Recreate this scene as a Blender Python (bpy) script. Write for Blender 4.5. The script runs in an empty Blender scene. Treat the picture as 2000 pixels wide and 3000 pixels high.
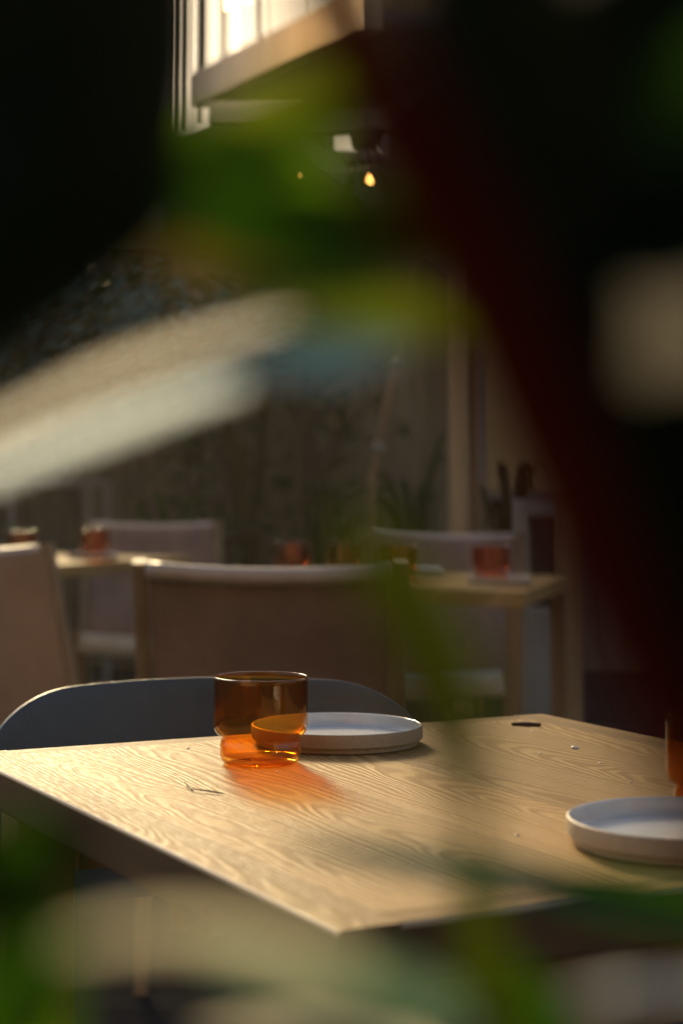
import bpy, bmesh, math, random
from mathutils import Vector, Matrix
R = math.radians
scene = bpy.context.scene
COL = scene.collection

# ------------------------------------------------------------------ camera, sky, sun, exposure
ZC = 0.995            # eye height
FPX, HPX, ROLL = 5260.0, 1412.0, 0.005
cam_d = bpy.data.cameras.new('camera')
cam = bpy.data.objects.new('camera', cam_d); COL.objects.link(cam)
cam.matrix_world = Matrix.Translation((0, 0, ZC)) @ Matrix.Rotation(R(90), 4, 'X') @ Matrix.Rotation(ROLL, 4, 'Z')
cam_d.sensor_fit = 'VERTICAL'; cam_d.sensor_height = 36.0; cam_d.sensor_width = 24.0
cam_d.lens = FPX / 3000 * 36
cam_d.shift_y = -(1500 - HPX) / 3000
cam_d.clip_start = 0.01; cam_d.clip_end = 500
cam_d.dof.use_dof = True; cam_d.dof.focus_distance = 1.64; cam_d.dof.aperture_fstop = 4.6
scene.camera = cam

SUN_AZ, SUN_EL = 13.0, 23.0      # azimuth to the left of the view direction (+Y)
to_sun = Vector((-math.sin(R(SUN_AZ)) * math.cos(R(SUN_EL)), math.cos(R(SUN_AZ)) * math.cos(R(SUN_EL)), math.sin(R(SUN_EL))))
sun_d = bpy.data.lights.new('sun', 'SUN'); sun_d.energy = 3.0; sun_d.angle = R(12); sun_d.color = (1.0, 0.755, 0.405)
sun = bpy.data.objects.new('sun', sun_d); COL.objects.link(sun)
sun.rotation_euler = (-to_sun).to_track_quat('-Z', 'Y').to_euler()
sun.location = to_sun * 30

world = bpy.data.worlds.new('World'); scene.world = world; world.use_nodes = True
wn = world.node_tree; bg = wn.nodes['Background']
sky = wn.nodes.new('ShaderNodeTexSky'); sky.sky_type = 'NISHITA'; sky.sun_disc = False
sky.dust_density = 3.0; sky.ozone_density = 0.2; sky.air_density = 1.0
sky.sun_elevation = R(SUN_EL); sky.sun_rotation = R(-SUN_AZ)
wn.links.new(sky.outputs[0], bg.inputs[0]); bg.inputs[1].default_value = 0.10

scene.view_settings.view_transform = 'Standard'; scene.view_settings.look = 'None'
scene.view_settings.exposure = 0.68; scene.view_settings.gamma = 1
scene.render.engine = 'CYCLES'
scene.cycles.use_denoising = True
scene.cycles.max_bounces = 10; scene.cycles.transparent_max_bounces = 24
scene.cycles.caustics_reflective = False; scene.cycles.caustics_refractive = False
scene.cycles.sample_clamp_indirect = 6

# ------------------------------------------------------------------ helpers
def P(px, py, d):
    """point seen at photo pixel (px, py) standing d metres in front of the eye"""
    a, b = px - 1000, py - HPX
    c, s = math.cos(ROLL), math.sin(ROLL)
    dx, dy = a * c + b * s, -a * s + b * c
    return Vector((dx * d / FPX, d, ZC - dy * d / FPX))

def T(px, py, z=0.74):
    """point at height z seen at photo pixel (px, py)"""
    p = P(px, py, 1.0); k = (z - ZC) / (p.z - ZC)
    return Vector((p.x * k, k, z))

def tag(o, label, cat, group=None, kind=None):
    if label: o['label'] = label
    if cat: o['category'] = cat
    if group: o['group'] = group
    if kind: o['kind'] = kind
    return o

def thing(name, label, cat, loc=(0, 0, 0), rz=0.0, group=None):
    o = bpy.data.objects.new(name, None); COL.objects.link(o)
    o.location = loc; o.rotation_euler = (0, 0, rz); o.empty_display_size = 0.1
    return tag(o, label, cat, group)

def obj(name, bm, mat, parent=None, smooth=False, bevel=0, seg=2, solid=0, sub=0):
    me = bpy.data.meshes.new(name)
    bmesh.ops.recalc_face_normals(bm, faces=bm.faces) if not solid else None
    bm.to_mesh(me); bm.free()
    if smooth:
        for p in me.polygons: p.use_smooth = True
    mats = mat if isinstance(mat, (list, tuple)) else [mat]
    for m in mats: me.materials.append(m)
    o = bpy.data.objects.new(name, me); COL.objects.link(o)
    if parent: o.parent = parent
    if solid:
        m = o.modifiers.new('solid', 'SOLIDIFY'); m.thickness = solid; m.offset = 0
    if bevel:
        m = o.modifiers.new('bevel', 'BEVEL'); m.width = bevel; m.segments = seg; m.limit_method = 'ANGLE'; m.angle_limit = R(40)
    if sub:
        m = o.modifiers.new('sub', 'SUBSURF'); m.levels = sub; m.render_levels = sub
    return o

def structure(name, bm, mat, **k):
    o = obj(name, bm, mat, **k); o['kind'] = 'structure'; return o

def box(bm, x0, x1, y0, y1, z0, z1, M=None):
    r = bmesh.ops.create_cube(bm, size=1.0)
    for v in r['verts']:
        v.co = Vector((x0 + (v.co.x + .5) * (x1 - x0), y0 + (v.co.y + .5) * (y1 - y0), z0 + (v.co.z + .5) * (z1 - z0)))
        if M: v.co = M @ v.co
    return bm

def bar(bm, a, b, w, h, up=Vector((0, 0, 1))):
    a, b = Vector(a), Vector(b); t = (b - a).normalized()
    s = t.cross(up)
    if s.length < 1e-4: s = t.cross(Vector((0, 1, 0)))
    s.normalize(); n = s.cross(t).normalized()
    vs = []
    for p in (a, b):
        for i, j in ((-1, -1), (1, -1), (1, 1), (-1, 1)):
            vs.append(bm.verts.new(p + s * (i * w / 2) + n * (j * h / 2)))
    for f in ((3, 2, 1, 0), (4, 5, 6, 7), (0, 1, 5, 4), (1, 2, 6, 5), (2, 3, 7, 6), (3, 0, 4, 7)):
        bm.faces.new([vs[i] for i in f])
    return bm

def tube(bm, pts, rad, n=10, caps=True):
    pts = [Vector(p) for p in pts]
    rs = rad if isinstance(rad, (list, tuple)) else [rad] * len(pts)
    rings = []
    ref = Vector((0.31, 0.2, 0.93))
    for i, p in enumerate(pts):
        t = (pts[min(i + 1, len(pts) - 1)] - pts[max(i - 1, 0)]).normalized()
        a = t.cross(ref).normalized(); b = t.cross(a)
        rings.append([bm.verts.new(p + (a * math.cos(2 * math.pi * k / n) + b * math.sin(2 * math.pi * k / n)) * rs[i]) for k in range(n)])
    for i in range(len(rings) - 1):
        for k in range(n):
            bm.faces.new([rings[i][k], rings[i][(k + 1) % n], rings[i + 1][(k + 1) % n], rings[i + 1][k]])
    if caps:
        bm.faces.new(rings[0][::-1]); bm.faces.new(rings[-1])
    return bm

def lathe(bm, prof, n=96, close=False):
    rings = []
    for r, z in prof:
        if r < 1e-6: rings.append([bm.verts.new((0, 0, z))])
        else: rings.append([bm.verts.new((r * math.cos(2 * math.pi * k / n), r * math.sin(2 * math.pi * k / n), z)) for k in range(n)])
    L = len(rings)
    for i in range(L if close else L - 1):
        A, B = rings[i], rings[(i + 1) % L]
        for k in range(n):
            k2 = (k + 1) % n
            if len(A) == 1 and len(B) == 1: continue
            if len(A) == 1: bm.faces.new([A[0], B[k], B[k2]])
            elif len(B) == 1: bm.faces.new([A[k], A[k2], B[0]])
            else: bm.faces.new([A[k], A[k2], B[k2], B[k]])
    return bm

def smooth_prof(pts, n=6):
    """Catmull-Rom through a profile"""
    out = []
    for i in range(len(pts) - 1):
        p0 = pts[max(i - 1, 0)]; p1 = pts[i]; p2 = pts[i + 1]; p3 = pts[min(i + 2, len(pts) - 1)]
        for k in range(n):
            t = k / n
            out.append(tuple(0.5 * (2 * p1[j] + (p2[j] - p0[j]) * t + (2 * p0[j] - 5 * p1[j] + 4 * p2[j] - p3[j]) * t * t + (3 * p1[j] - p0[j] - 3 * p2[j] + p3[j]) * t ** 3) for j in range(len(p1))))
    out.append(tuple(pts[-1])); return out

def dup(root, loc, rz, label, group=None):
    r = root.copy(); COL.objects.link(r); r.location = loc; r.rotation_euler = (0, 0, rz); r['label'] = label
    if group: r['group'] = group
    for ch in list(root.children):
        c = ch.copy(); COL.objects.link(c); c.parent = r
        for g in ch.children:
            d = g.copy(); COL.objects.link(d); d.parent = c
    return r

# ------------------------------------------------------------------ materials
class NT:
    def __init__(s, name):
        s.m = bpy.data.materials.new(name); s.m.use_nodes = True; s.t = s.m.node_tree
        s.b = s.t.nodes['Principled BSDF']; s.out = s.t.nodes['Material Output']
    def n(s, typ, **k):
        x = s.t.nodes.new(typ)
        for a, b in k.items(): setattr(x, a, b)
        return x
    def l(s, a, b): s.t.links.new(a, b)
    def math(s, op, a, b=None, c=None):
        x = s.n('ShaderNodeMath', operation=op)
        for i, v in enumerate((a, b, c)):
            if v is None: continue
            if isinstance(v, (int, float)): x.inputs[i].default_value = v
            else: s.l(v, x.inputs[i])
        return x.outputs[0]
    def noise(s, vec, scale, detail=4, rough=.55):
        x = s.n('ShaderNodeTexNoise'); x.inputs['Scale'].default_value = scale
        x.inputs['Detail'].default_value = detail; x.inputs['Roughness'].default_value = rough
        if vec is not None: s.l(vec, x.inputs['Vector'])
        return x.outputs[0]
    def ramp(s, f, stops):
        x = s.n('ShaderNodeValToRGB'); e = x.color_ramp.elements
        while len(e) < len(stops): e.new(0.5)
        for q, (p, c) in zip(e, stops): q.position = p; q.color = (*c, 1) if len(c) == 3 else c
        s.l(f, x.inputs[0]); return x.outputs[0]
    def mix(s, f, a, b):
        x = s.n('ShaderNodeMix', data_type='RGBA')
        for i, v in ((0, f), (6, a), (7, b)):
            if isinstance(v, (int, float)): x.inputs[i].default_value = v
            elif isinstance(v, tuple): x.inputs[i].default_value = (*v, 1)
            else: s.l(v, x.inputs[i])
        return x.outputs[2]
    def bump(s, h, strength, dist=.002):
        x = s.n('ShaderNodeBump'); x.inputs['Strength'].default_value = strength; x.inputs['Distance'].default_value = dist
        s.l(h, x.inputs['Height']); s.l(x.outputs[0], s.b.inputs['Normal'])
    def set(s, **k):
        for a, v in k.items():
            i = s.b.inputs[a.replace('_', ' ')]
            if isinstance(v, tuple): i.default_value = (*v, 1)
            elif isinstance(v, (int, float)): i.default_value = v
            else: s.l(v, i)
    def coord(s, scale=(1, 1, 1), kind='Object', offset_random=False):
        tc = s.n('ShaderNodeTexCoord'); mp = s.n('ShaderNodeMapping'); mp.inputs['Scale'].default_value = scale
        s.l(tc.outputs[kind], mp.inputs[0])
        if offset_random:
            oi = s.n('ShaderNodeObjectInfo'); cx = s.n('ShaderNodeCombineXYZ')
            s.l(s.math('MULTIPLY', oi.outputs['Random'], 37.0), cx.inputs[0]); s.l(s.math('MULTIPLY', oi.outputs['Random'], 91.0), cx.inputs[1])
            s.l(cx.outputs[0], mp.inputs['Location'])
        return mp.outputs[0]

def mottled(name, c1, c2, scale=8, rough=.6, bump=.1, bscale=None, spec=.5, stretch=(1, 1, 1), bdist=.002):
    q = NT(name); v = q.coord(stretch)
    f = q.noise(v, scale, 5)
    q.set(Base_Color=q.ramp(f, [(.3, c1), (.7, c2)]), Roughness=rough, Specular_IOR_Level=spec)
    if bump: q.bump(q.noise(v, bscale or scale * 4, 4), bump, bdist)
    return q.m

def wood_hero(name, W=0.113, dark=(.235, .135, .047), light=(.50, .35, .152), seed=0.0):
    """flat-sawn ash boards running along local Y, W wide"""
    q = NT(name)
    tc = q.n('ShaderNodeTexCoord'); sp = q.n('ShaderNodeSeparateXYZ'); q.l(tc.outputs['Object'], sp.inputs[0])
    x, y = q.math('SUBTRACT', sp.outputs[0], q.math('SUBTRACT', sp.outputs[2], .74)), sp.outputs[1]
    xi = q.math('DIVIDE', x, W); idx = q.math('FLOOR', xi)
    oi = q.n('ShaderNodeObjectInfo')
    wn_ = q.n('ShaderNodeTexWhiteNoise', noise_dimensions='1D'); q.l(q.math('ADD', idx, q.math('ADD', q.math('MULTIPLY', oi.outputs['Random'], 50.0), seed)), wn_.inputs['W'])
    sc_ = q.n('ShaderNodeSeparateColor'); q.l(wn_.outputs['Color'], sc_.inputs[0])
    r1, r2, r3 = sc_.outputs
    lx = q.math('SUBTRACT', q.math('SUBTRACT', x, q.math('MULTIPLY', idx, W)), q.math('MULTIPLY', q.math('ADD', q.math('MULTIPLY', r1, .7), .15), W))
    cv = q.n('ShaderNodeCombineXYZ'); q.l(q.math('MULTIPLY', x, 1.0), cv.inputs[0]); q.l(q.math('MULTIPLY', y, .35), cv.inputs[1]); q.l(q.math('MULTIPLY', r2, 9.0), cv.inputs[2])
    nz = q.math('SUBTRACT', q.noise(cv.outputs[0], 14, 2), .5)
    cv2 = q.n('ShaderNodeCombineXYZ'); q.l(x, cv2.inputs[0]); q.l(q.math('MULTIPLY', y, .5), cv2.inputs[1]); q.l(r3, cv2.inputs[2])
    nz2 = q.math('SUBTRACT', q.noise(cv2.outputs[0], 70, 3), .5)
    slope = q.math('ADD', q.math('MULTIPLY', r3, -.095), -.02)
    zz = q.math('ADD', q.math('ADD', q.math('MULTIPLY', y, slope), q.math('MULTIPLY', q.math('SUBTRACT', r2, .5), .05)), q.math('MULTIPLY', nz, .03))
    rr = q.math('SQRT', q.math('ADD', q.math('MULTIPLY', lx, lx), q.math('MULTIPLY', zz, zz)))
    rr = q.math('ADD', q.math('ADD', rr, q.math('MULTIPLY', nz2, .0022)), q.math('MULTIPLY', q.math('SINE', q.math('MULTIPLY', rr, 190.0)), .0022))
    ring = q.math('FRACT', q.math('DIVIDE', rr, .0045))
    line = q.ramp(ring, [(.0, (0, 0, 0)), (.30, (.1, .1, .1)), (.52, (1, 1, 1)), (.72, (.8, .8, .8)), (1., (0, 0, 0))])
    cp = q.n('ShaderNodeCombineXYZ'); q.l(x, cp.inputs[0]); q.l(q.math('MULTIPLY', y, .06), cp.inputs[1])
    pores = q.noise(cp.outputs[0], 900, 3, .6)
    pr = q.ramp(pores, [(.42, (0, 0, 0)), (.62, (1, 1, 1))])
    big = q.noise(cv.outputs[0], 9, 4)
    f = q.math('MULTIPLY', line, q.math('ADD', q.math('MULTIPLY', pr, .55), .45))
    c = q.mix(f, dark, light)
    c = q.mix(q.math('MULTIPLY', big, .45), c, (dark[0] * 1.5, dark[1] * 1.45, dark[2] * 1.3))
    tone = q.math('ADD', .80, q.math('MULTIPLY', r1, .38))
    gap = q.math('LESS_THAN', q.math('ABSOLUTE', q.math('SUBTRACT', q.math('FRACT', q.math('ADD', xi, .5)), .5)), .0055)
    c = q.mix(q.math('MULTIPLY', gap, .7), c, tuple(a * .35 for a in dark))
    hs = q.n('ShaderNodeHueSaturation'); q.l(c, hs.inputs['Color']); q.l(tone, hs.inputs['Value'])
    q.set(Base_Color=hs.outputs[0], Roughness=q.math('ADD', .5, q.math('MULTIPLY', pr, .16)), Specular_IOR_Level=.07)
    h = q.math('SUBTRACT', q.math('ADD', q.math('MULTIPLY', line, .7), q.math('MULTIPLY', pr, .12)), q.math('MULTIPLY', gap, 1.0))
    q.bump(h, .5, .001)
    return q.m

def wood_plain(name, c1, c2, rough=.5, sc=30, st=(1, 1, .06)):
    q = NT(name); v = q.coord(st, offset_random=True)
    f = q.noise(v, sc, 5, .6)
    q.set(Base_Color=q.ramp(f, [(.3, c1), (.7, c2)]), Roughness=rough)
    q.bump(f, .25, .001); return q.m

def leaf_mat(name, base, trans, tw=.35, rough=.4, spec=.5, coat=0.0):
    q = NT(name); v = q.coord((1, 1, 1), 'Object')
    f = q.noise(v, 60, 4)
    c = q.mix(f, tuple(a * .7 for a in base), tuple(a * 1.3 for a in base))
    q.set(Base_Color=c, Roughness=rough, Specular_IOR_Level=spec, Coat_Weight=coat, Coat_Roughness=.25)
    q.bump(q.noise(v, 220, 3), .25, .0008)
    if tw > 0:
        tr = q.n('ShaderNodeBsdfTranslucent'); tr.inputs[0].default_value = (*trans, 1)
        mx = q.n('ShaderNodeMixShader'); mx.inputs[0].default_value = tw
        q.l(q.b.outputs[0], mx.inputs[1]); q.l(tr.outputs[0], mx.inputs[2]); q.l(mx.outputs[0], q.out.inputs[0])
    return q.m

def amber_glass(name, face, edge):
    q = NT(name); q.t.nodes.remove(q.b)
    lw = q.n('ShaderNodeLayerWeight'); lw.inputs[0].default_value = .45
    c = q.mix(q.math('POWER', lw.outputs['Facing'], 2.5), face, edge)
    tr = q.n('ShaderNodeBsdfTransparent'); q.l(c, tr.inputs[0])
    gl = q.n('ShaderNodeBsdfGlossy'); gl.inputs['Roughness'].default_value = .02; gl.inputs[0].default_value = (1, 1, 1, 1)
    lf = q.n('ShaderNodeLayerWeight'); lf.inputs[0].default_value = .5
    fr = q.math('ADD', .045, q.math('MULTIPLY', q.math('POWER', lf.outputs['Facing'], 5.0), .9))
    mx = q.n('ShaderNodeMixShader'); q.l(fr, mx.inputs[0]); q.l(tr.outputs[0], mx.inputs[1]); q.l(gl.outputs[0], mx.inputs[2])
    q.l(mx.outputs[0], q.out.inputs[0]); return q.m

def emit(name, col, s, base=None):
    q = NT(name); q.set(Base_Color=base or col, Emission_Color=col, Emission_Strength=s); return q.m

def plate_mat():
    q = NT('speckled_stoneware'); v = q.coord()
    f = q.noise(v, 30, 4)
    base = q.ramp(f, [(.3, (.40, .315, .21)), (.7, (.47, .38, .26))])
    vo = q.n('ShaderNodeTexVoronoi'); vo.inputs['Scale'].default_value = 620; q.l(v, vo.inputs['Vector'])
    sp = q.math('LESS_THAN', vo.outputs['Distance'], q.math('MULTIPLY', q.math('GREATER_THAN', q.noise(v, 230, 2), .53), .24))
    q.set(Base_Color=q.mix(sp, base, (.13, .085, .05)), Roughness=.55)
    q.bump(q.noise(v, 300, 3), .2, .0005); return q.m
def glaze_mat():
    q = NT('pale_glaze'); v = q.coord()
    f = q.noise(v, 25, 4)
    q.set(Base_Color=q.ramp(f, [(.3, (.58, .60, .60)), (.7, (.70, .72, .72))]), Roughness=.22, Coat_Weight=.6, Coat_Roughness=.12)
    q.bump(q.noise(v, 180, 2), .06, .001); return q.m

M = {}
M['table'] = wood_hero('ash_boards')
M['table_edge'] = wood_hero('ash_edge_board', W=.09, seed=3.3, dark=(.19, .11, .040), light=(.40, .28, .13))
M['side'] = wood_plain('shaded_edge_grain', (.07, .036, .012), (.11, .06, .022), .55, 60, (1, .05, 1))  # table sides darker than the top, their shade put into the colour
M['arris'] = wood_plain('highlit_arris', (.42, .30, .16), (.55, .42, .25), .28, 60, (1, .05, 1))  # bright edge highlight put into a paler colour and polish
M['oak'] = wood_plain('oak_dark', (.20, .12, .05), (.30, .19, .09))
M['post'] = wood_plain('pale_post', (.15, .085, .034), (.24, .15, .07))
M['leather'] = mottled('brown_leather', (.10, .050, .034), (.27, .155, .110), 4, .5, .12, 160, .5, bdist=.001)
M['seat_cover'] = mottled('pale_seat_cover', (.50, .46, .39), (.62, .58, .50), 20, .7, .2, 200, .3)  # seats and front rolls, paler than the leather backs
M['roll'] = mottled('highlit_leather_edge', (.36, .27, .21), (.46, .37, .30), 12, .28, .2, 160, .8, bdist=.001)  # top rolls paler than the leather, sky and sun highlight in the colour
M['stoneware'] = plate_mat(); M['glaze'] = glaze_mat()
M['amber'] = amber_glass('amber_glass', (.99, .725, .27), (.90, .42, .09))
M['amber_far'] = amber_glass('amber_glass_far', (.90, .52, .24), (.70, .28, .08))
M['navy'] = mottled('navy_moulded_plastic', (.036, .054, .076), (.050, .072, .098), 30, .38, .12, 500)
M['black'] = mottled('black_metal', (.012, .012, .013), (.02, .02, .02), 20, .4, 0)
M['paving'] = None

# ------------------------------------------------------------------ the setting: ground
def paving():
    q = NT('dark_deck_boards'); v = q.coord()
    br = q.n('ShaderNodeTexBrick'); q.l(v, br.inputs[0]); br.inputs['Scale'].default_value = 1.0
    br.inputs['Color1'].default_value = (.026, .026, .028, 1); br.inputs['Color2'].default_value = (.038, .037, .037, 1); br.inputs['Mortar'].default_value = (.012, .012, .012, 1)
    br.inputs['Brick Width'].default_value = 2.4; br.inputs['Row Height'].default_value = .14; br.inputs['Mortar Size'].default_value = .006
    n = q.noise(q.coord((2, 30, 1)), 6, 5)
    q.set(Base_Color=q.mix(q.math('MULTIPLY', n, .6), br.outputs[0], (.022, .021, .02)), Roughness=.9, Specular_IOR_Level=.0)
    q.bump(q.math('SUBTRACT', n, br.outputs['Fac']), .5, .004); return q.m
M['paving'] = paving()
bm = bmesh.new(); box(bm, -60, 60, -40, 90, -.2, 0); structure('ground', bm, M['paving'])

# ------------------------------------------------------------------ walls and buildings behind
WALL = mottled('weathered_grey_boards', (.10, .088, .060), (.18, .152, .105), 3, .85, .4, 40, .2, (6, 6, .4))
WHITE = mottled('off_white_paint', (.30, .28, .24), (.38, .36, .31), 4, .6, .1)
GREYP = mottled('grey_painted_timber', (.14, .13, .125), (.20, .19, .175), 6, .6, .2, 40, .4, (1, 1, 8))
DGLASS = NT('dark_window_glass'); DGLASS.set(Base_Color=(.02, .026, .03), Roughness=.08, Specular_IOR_Level=.6); DGLASS = DGLASS.m
LIT = emit('glowing_wall_patch', (1.0, .80, .55), .75)  # bright patch of wall, added as a glowing pane

# boundary wall on the left, low enough for the evening sun
t = thing('garden_wall', 'long low grey garden wall behind the plants and far tables', 'wall', (0, 0, 0))
bm = bmesh.new(); box(bm, -9, -.501, 9.6, 9.8, 0, 2.25); obj('masonry', bm, WALL, t, bevel=.01)
bm = bmesh.new(); box(bm, -9.05, -.501, 9.56, 9.84, 2.252, 2.31); obj('coping', bm, GREYP, t, bevel=.008)

t = thing('timber_building', 'dark boarded building with pale framed glazing behind the right-hand table', 'building', (0, 0, 0))
bm = bmesh.new()
box(bm, -.5, 6.5, 9.6, 13, 0, 4.6)
obj('wall', bm, WALL, t)
bm = bmesh.new(); box(bm, -1.5, -.502, 10.2, 12.6, 0, 3.2); obj('low_wing', bm, WALL, t)
bm = bmesh.new()
for k in range(30): box(bm, -.48 + k * .235, -.48 + k * .235 + .035, 9.575, 9.598, 0.1, 4.55)
obj('batten', bm, WALL, t, bevel=.003)
bm = bmesh.new(); box(bm, -.7, 6.9, 9.2, 13.4, 4.602, 4.8); obj('roof', bm, GREYP, t, bevel=.02)
w = bmesh.new(); x0, x1 = -.05, .215  # added window, its glow replaces a bright patch of wall
box(w, x0 - .06, x1 + .06, 9.545, 9.574, 2.72, 3.1); win = obj('window', w, GREYP, t, bevel=.006)
w = bmesh.new(); box(w, x0, x1, 9.535, 9.5445, 2.77, 3.05); obj('pane', w, LIT, win)

w = bmesh.new(); box(w, .72, 2.86, 9.545, 9.574, .9, 3.3); win = obj('window', w, GREYP, t, bevel=.006)
w = bmesh.new(); box(w, .78, 2.80, 9.535, 9.5445, .96, 3.24); obj('pane', w, emit('gap_glow_pane', (.9, .64, .25), .036, (.12, .09, .05)), win)  # added pane, glows dimly behind the gap in the dark leaves

# glazed side screen, right of the back table: pale frame, dark glass, pale lower panel
a = P(1645, 1700, 7.5); b = P(1508, 1700, 7.6)
t = thing('glazed_screen', 'pale framed glazed screen with a plain lower panel right of the back table', 'glass screen', ((a.x + b.x) / 2, 7.5, 0))
bm = bmesh.new(); box(bm, -.035, .105, -.02, .02, .022, .43); obj('lower_panel', bm, WHITE, t, bevel=.004)
bm = bmesh.new(); box(bm, -.025, .098, -.006, .006, .482, .86); obj('pane', bm, DGLASS, t)
bm = bmesh.new(); box(bm, .035 + .065, .035 + .13, -.03, .03, 0.02, .93); obj('stile', bm, WHITE, t, bevel=.005)
bm = bmesh.new(); box(bm, -.105, -.04, -.03, .03, 0.02, .93); obj('stile', bm, WHITE, t, bevel=.005)
bm = bmesh.new(); box(bm, -.038, .098, -.028, .028, .432, .48); obj('mid_rail', bm, WHITE, t, bevel=.005)
bm = bmesh.new(); box(bm, -.038, .098, -.028, .028, .862, .92); obj('top_rail', bm, WHITE, t, bevel=.005)

# timber post beside the screen
p = P(1672, 1700, 7.3)
bm = bmesh.new(); box(bm, -.05, .05, -.05, .05, 0, .95)
o = obj('timber_post', bm, M['oak'], bevel=.008); o.location = (p.x, 7.3, 0)
tag(o, 'short brown timber post right of the pale glazed screen', 'post')

TANP = wood_plain('lit_tan_post', (.34, .22, .10), (.46, .31, .16))  # warm light on the pergola post put into a lighter tan
# pergola: post, beams and a brace
pp = P(1347, 1300, 7.7)
t = thing('pergola', 'timber pergola with a slim pale post, grey cross beam and slanting brace', 'pergola', (pp.x, 7.7, 0))
bm = bmesh.new(); tube(bm, [(0, 0, 0), (0, 0, 1.2), (0.004, 0, 2.5)], .045, 14); obj('post', bm, TANP, t, smooth=False)
bm = bmesh.new(); tube(bm, [(.075, .04, 0), (.07, .04, 2.5)], .022, 10); obj('post', bm, M['post'], t)
l = P(610, 345, 7.7); r = P(1700, 318, 7.7)
bm = bmesh.new(); bar(bm, (l.x - pp.x, 0, 2.555), (r.x - pp.x, 0, 2.555), .09, .10); obj('beam', bm, GREYP, t, bevel=.006)
l2 = P(815, 372, 7.63); r2 = P(1335, 780, 7.63)
bm = bmesh.new(); bar(bm, (l2.x - pp.x, -.085, l2.z), (r2.x - pp.x, -.085, r2.z), .06, .09); obj('brace', bm, GREYP, t, bevel=.005)

# balcony canopy: beam in perspective and translucent white screens above it, their backlight added as emission
YAW = 0.491
u1 = Vector((math.cos(YAW), math.sin(YAW), 0)); v1 = Vector((-math.sin(YAW), math.cos(YAW), 0))
A = P(548, 272, 9.0)
t = thing('screened_balcony', 'balcony with glowing white slatted screens above a tan timber edge beam', 'balcony', (A.x, 9.0, 2.8))
t.rotation_euler = (0, 0, YAW)       # local -Y runs towards the viewer along the beam
TAN = wood_plain('tan_beam', (.50, .35, .18), (.62, .45, .26), .5, 12)
bm = bmesh.new(); box(bm, 0, .10, -1.8, 0, .06, .24); obj('edge_beam', bm, TAN, t, bevel=.008)
bm = bmesh.new(); box(bm, .102, .9, -1.8, 0, .10, .16); obj('soffit', bm, GREYP, t, bevel=.004)
q = NT('glowing_screen_cloth'); v = q.coord((1, 40, 1)); f = q.noise(v, 4, 3)
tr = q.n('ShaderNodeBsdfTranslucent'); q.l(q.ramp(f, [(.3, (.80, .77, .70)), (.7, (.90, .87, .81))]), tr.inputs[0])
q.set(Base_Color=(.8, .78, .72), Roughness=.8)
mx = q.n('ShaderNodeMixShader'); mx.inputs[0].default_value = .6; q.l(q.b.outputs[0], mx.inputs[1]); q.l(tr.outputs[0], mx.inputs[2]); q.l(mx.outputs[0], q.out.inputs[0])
q.set(Emission_Color=(1.0, .80, .55), Emission_Strength=1.7); CLOTH = q.m  # light through the cloth put in as its own glow
DARK = mottled('dark_bronze', (.03, .026, .02), (.05, .044, .034), 20, .5, 0)
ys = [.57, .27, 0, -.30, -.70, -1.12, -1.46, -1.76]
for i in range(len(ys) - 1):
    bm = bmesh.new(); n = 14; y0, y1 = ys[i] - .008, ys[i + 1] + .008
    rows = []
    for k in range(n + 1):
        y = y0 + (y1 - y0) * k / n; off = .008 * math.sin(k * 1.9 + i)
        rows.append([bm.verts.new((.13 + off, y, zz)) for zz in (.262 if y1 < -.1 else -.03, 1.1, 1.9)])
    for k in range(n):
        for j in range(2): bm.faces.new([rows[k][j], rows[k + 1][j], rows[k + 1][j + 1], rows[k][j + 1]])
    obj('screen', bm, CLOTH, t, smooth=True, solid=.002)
bm = bmesh.new(); box(bm, .11, .17, .582, 1.3, -1.3, 1.95); obj('side_panel', bm, DARK, t)
for y in (.334, .23, .01, -.03, -.30, -.72): 
    bm = bmesh.new(); tube(bm, [(.06, y, -.02 if y > 0 else .242), (.06, y, 1.9)], .012, 8); obj('upright', bm, DARK, t)

# ------------------------------------------------------------------ furniture: front table
bmN = Vector((-.0012, 1.0205, 0))
TL, TW, TZ = .7445, .6545, .74      # along v1, along u1
tab = thing('dining_table', 'pale ash dining table in front carrying the amber glasses and stoneware plates', 'table', (bmN.x, bmN.y, 0), YAW)
bx_, by_, th = .042, .028, .036
bm = bmesh.new(); box(bm, bx_, TW - bx_, by_, TL - by_, TZ - th, TZ); obj('centre_panel', bm, M['table'], tab)
def strip(x0, x1, y0, y1, rot, side):
    """edge strip whose outer top and bottom arris (local x = side) are eased"""
    bm = bmesh.new(); cx, cy = (x0 + x1) / 2, (y0 + y1) / 2
    sx, sy = (x1 - x0) / 2, (y1 - y0) / 2
    if rot: sx, sy = sy, sx
    box(bm, -sx, sx, -sy, sy, TZ - th, TZ)
    ed = [e for e in bm.edges if all(abs(v.co.x - side * sx) < 1e-6 for v in e.verts) and abs(e.verts[0].co.z - e.verts[1].co.z) < 1e-6]
    bmesh.ops.bevel(bm, geom=ed, offset=.0032, segments=4, affect='EDGES', profile=.5)
    bm.normal_update()
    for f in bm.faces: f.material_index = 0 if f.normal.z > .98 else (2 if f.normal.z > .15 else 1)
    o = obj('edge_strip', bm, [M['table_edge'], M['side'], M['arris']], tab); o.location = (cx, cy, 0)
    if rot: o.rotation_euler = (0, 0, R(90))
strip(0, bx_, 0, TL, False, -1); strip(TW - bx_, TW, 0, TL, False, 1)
strip(bx_, TW - bx_, 0, by_, True, -1); strip(bx_, TW - bx_, TL - by_, TL, True, 1)
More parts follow.
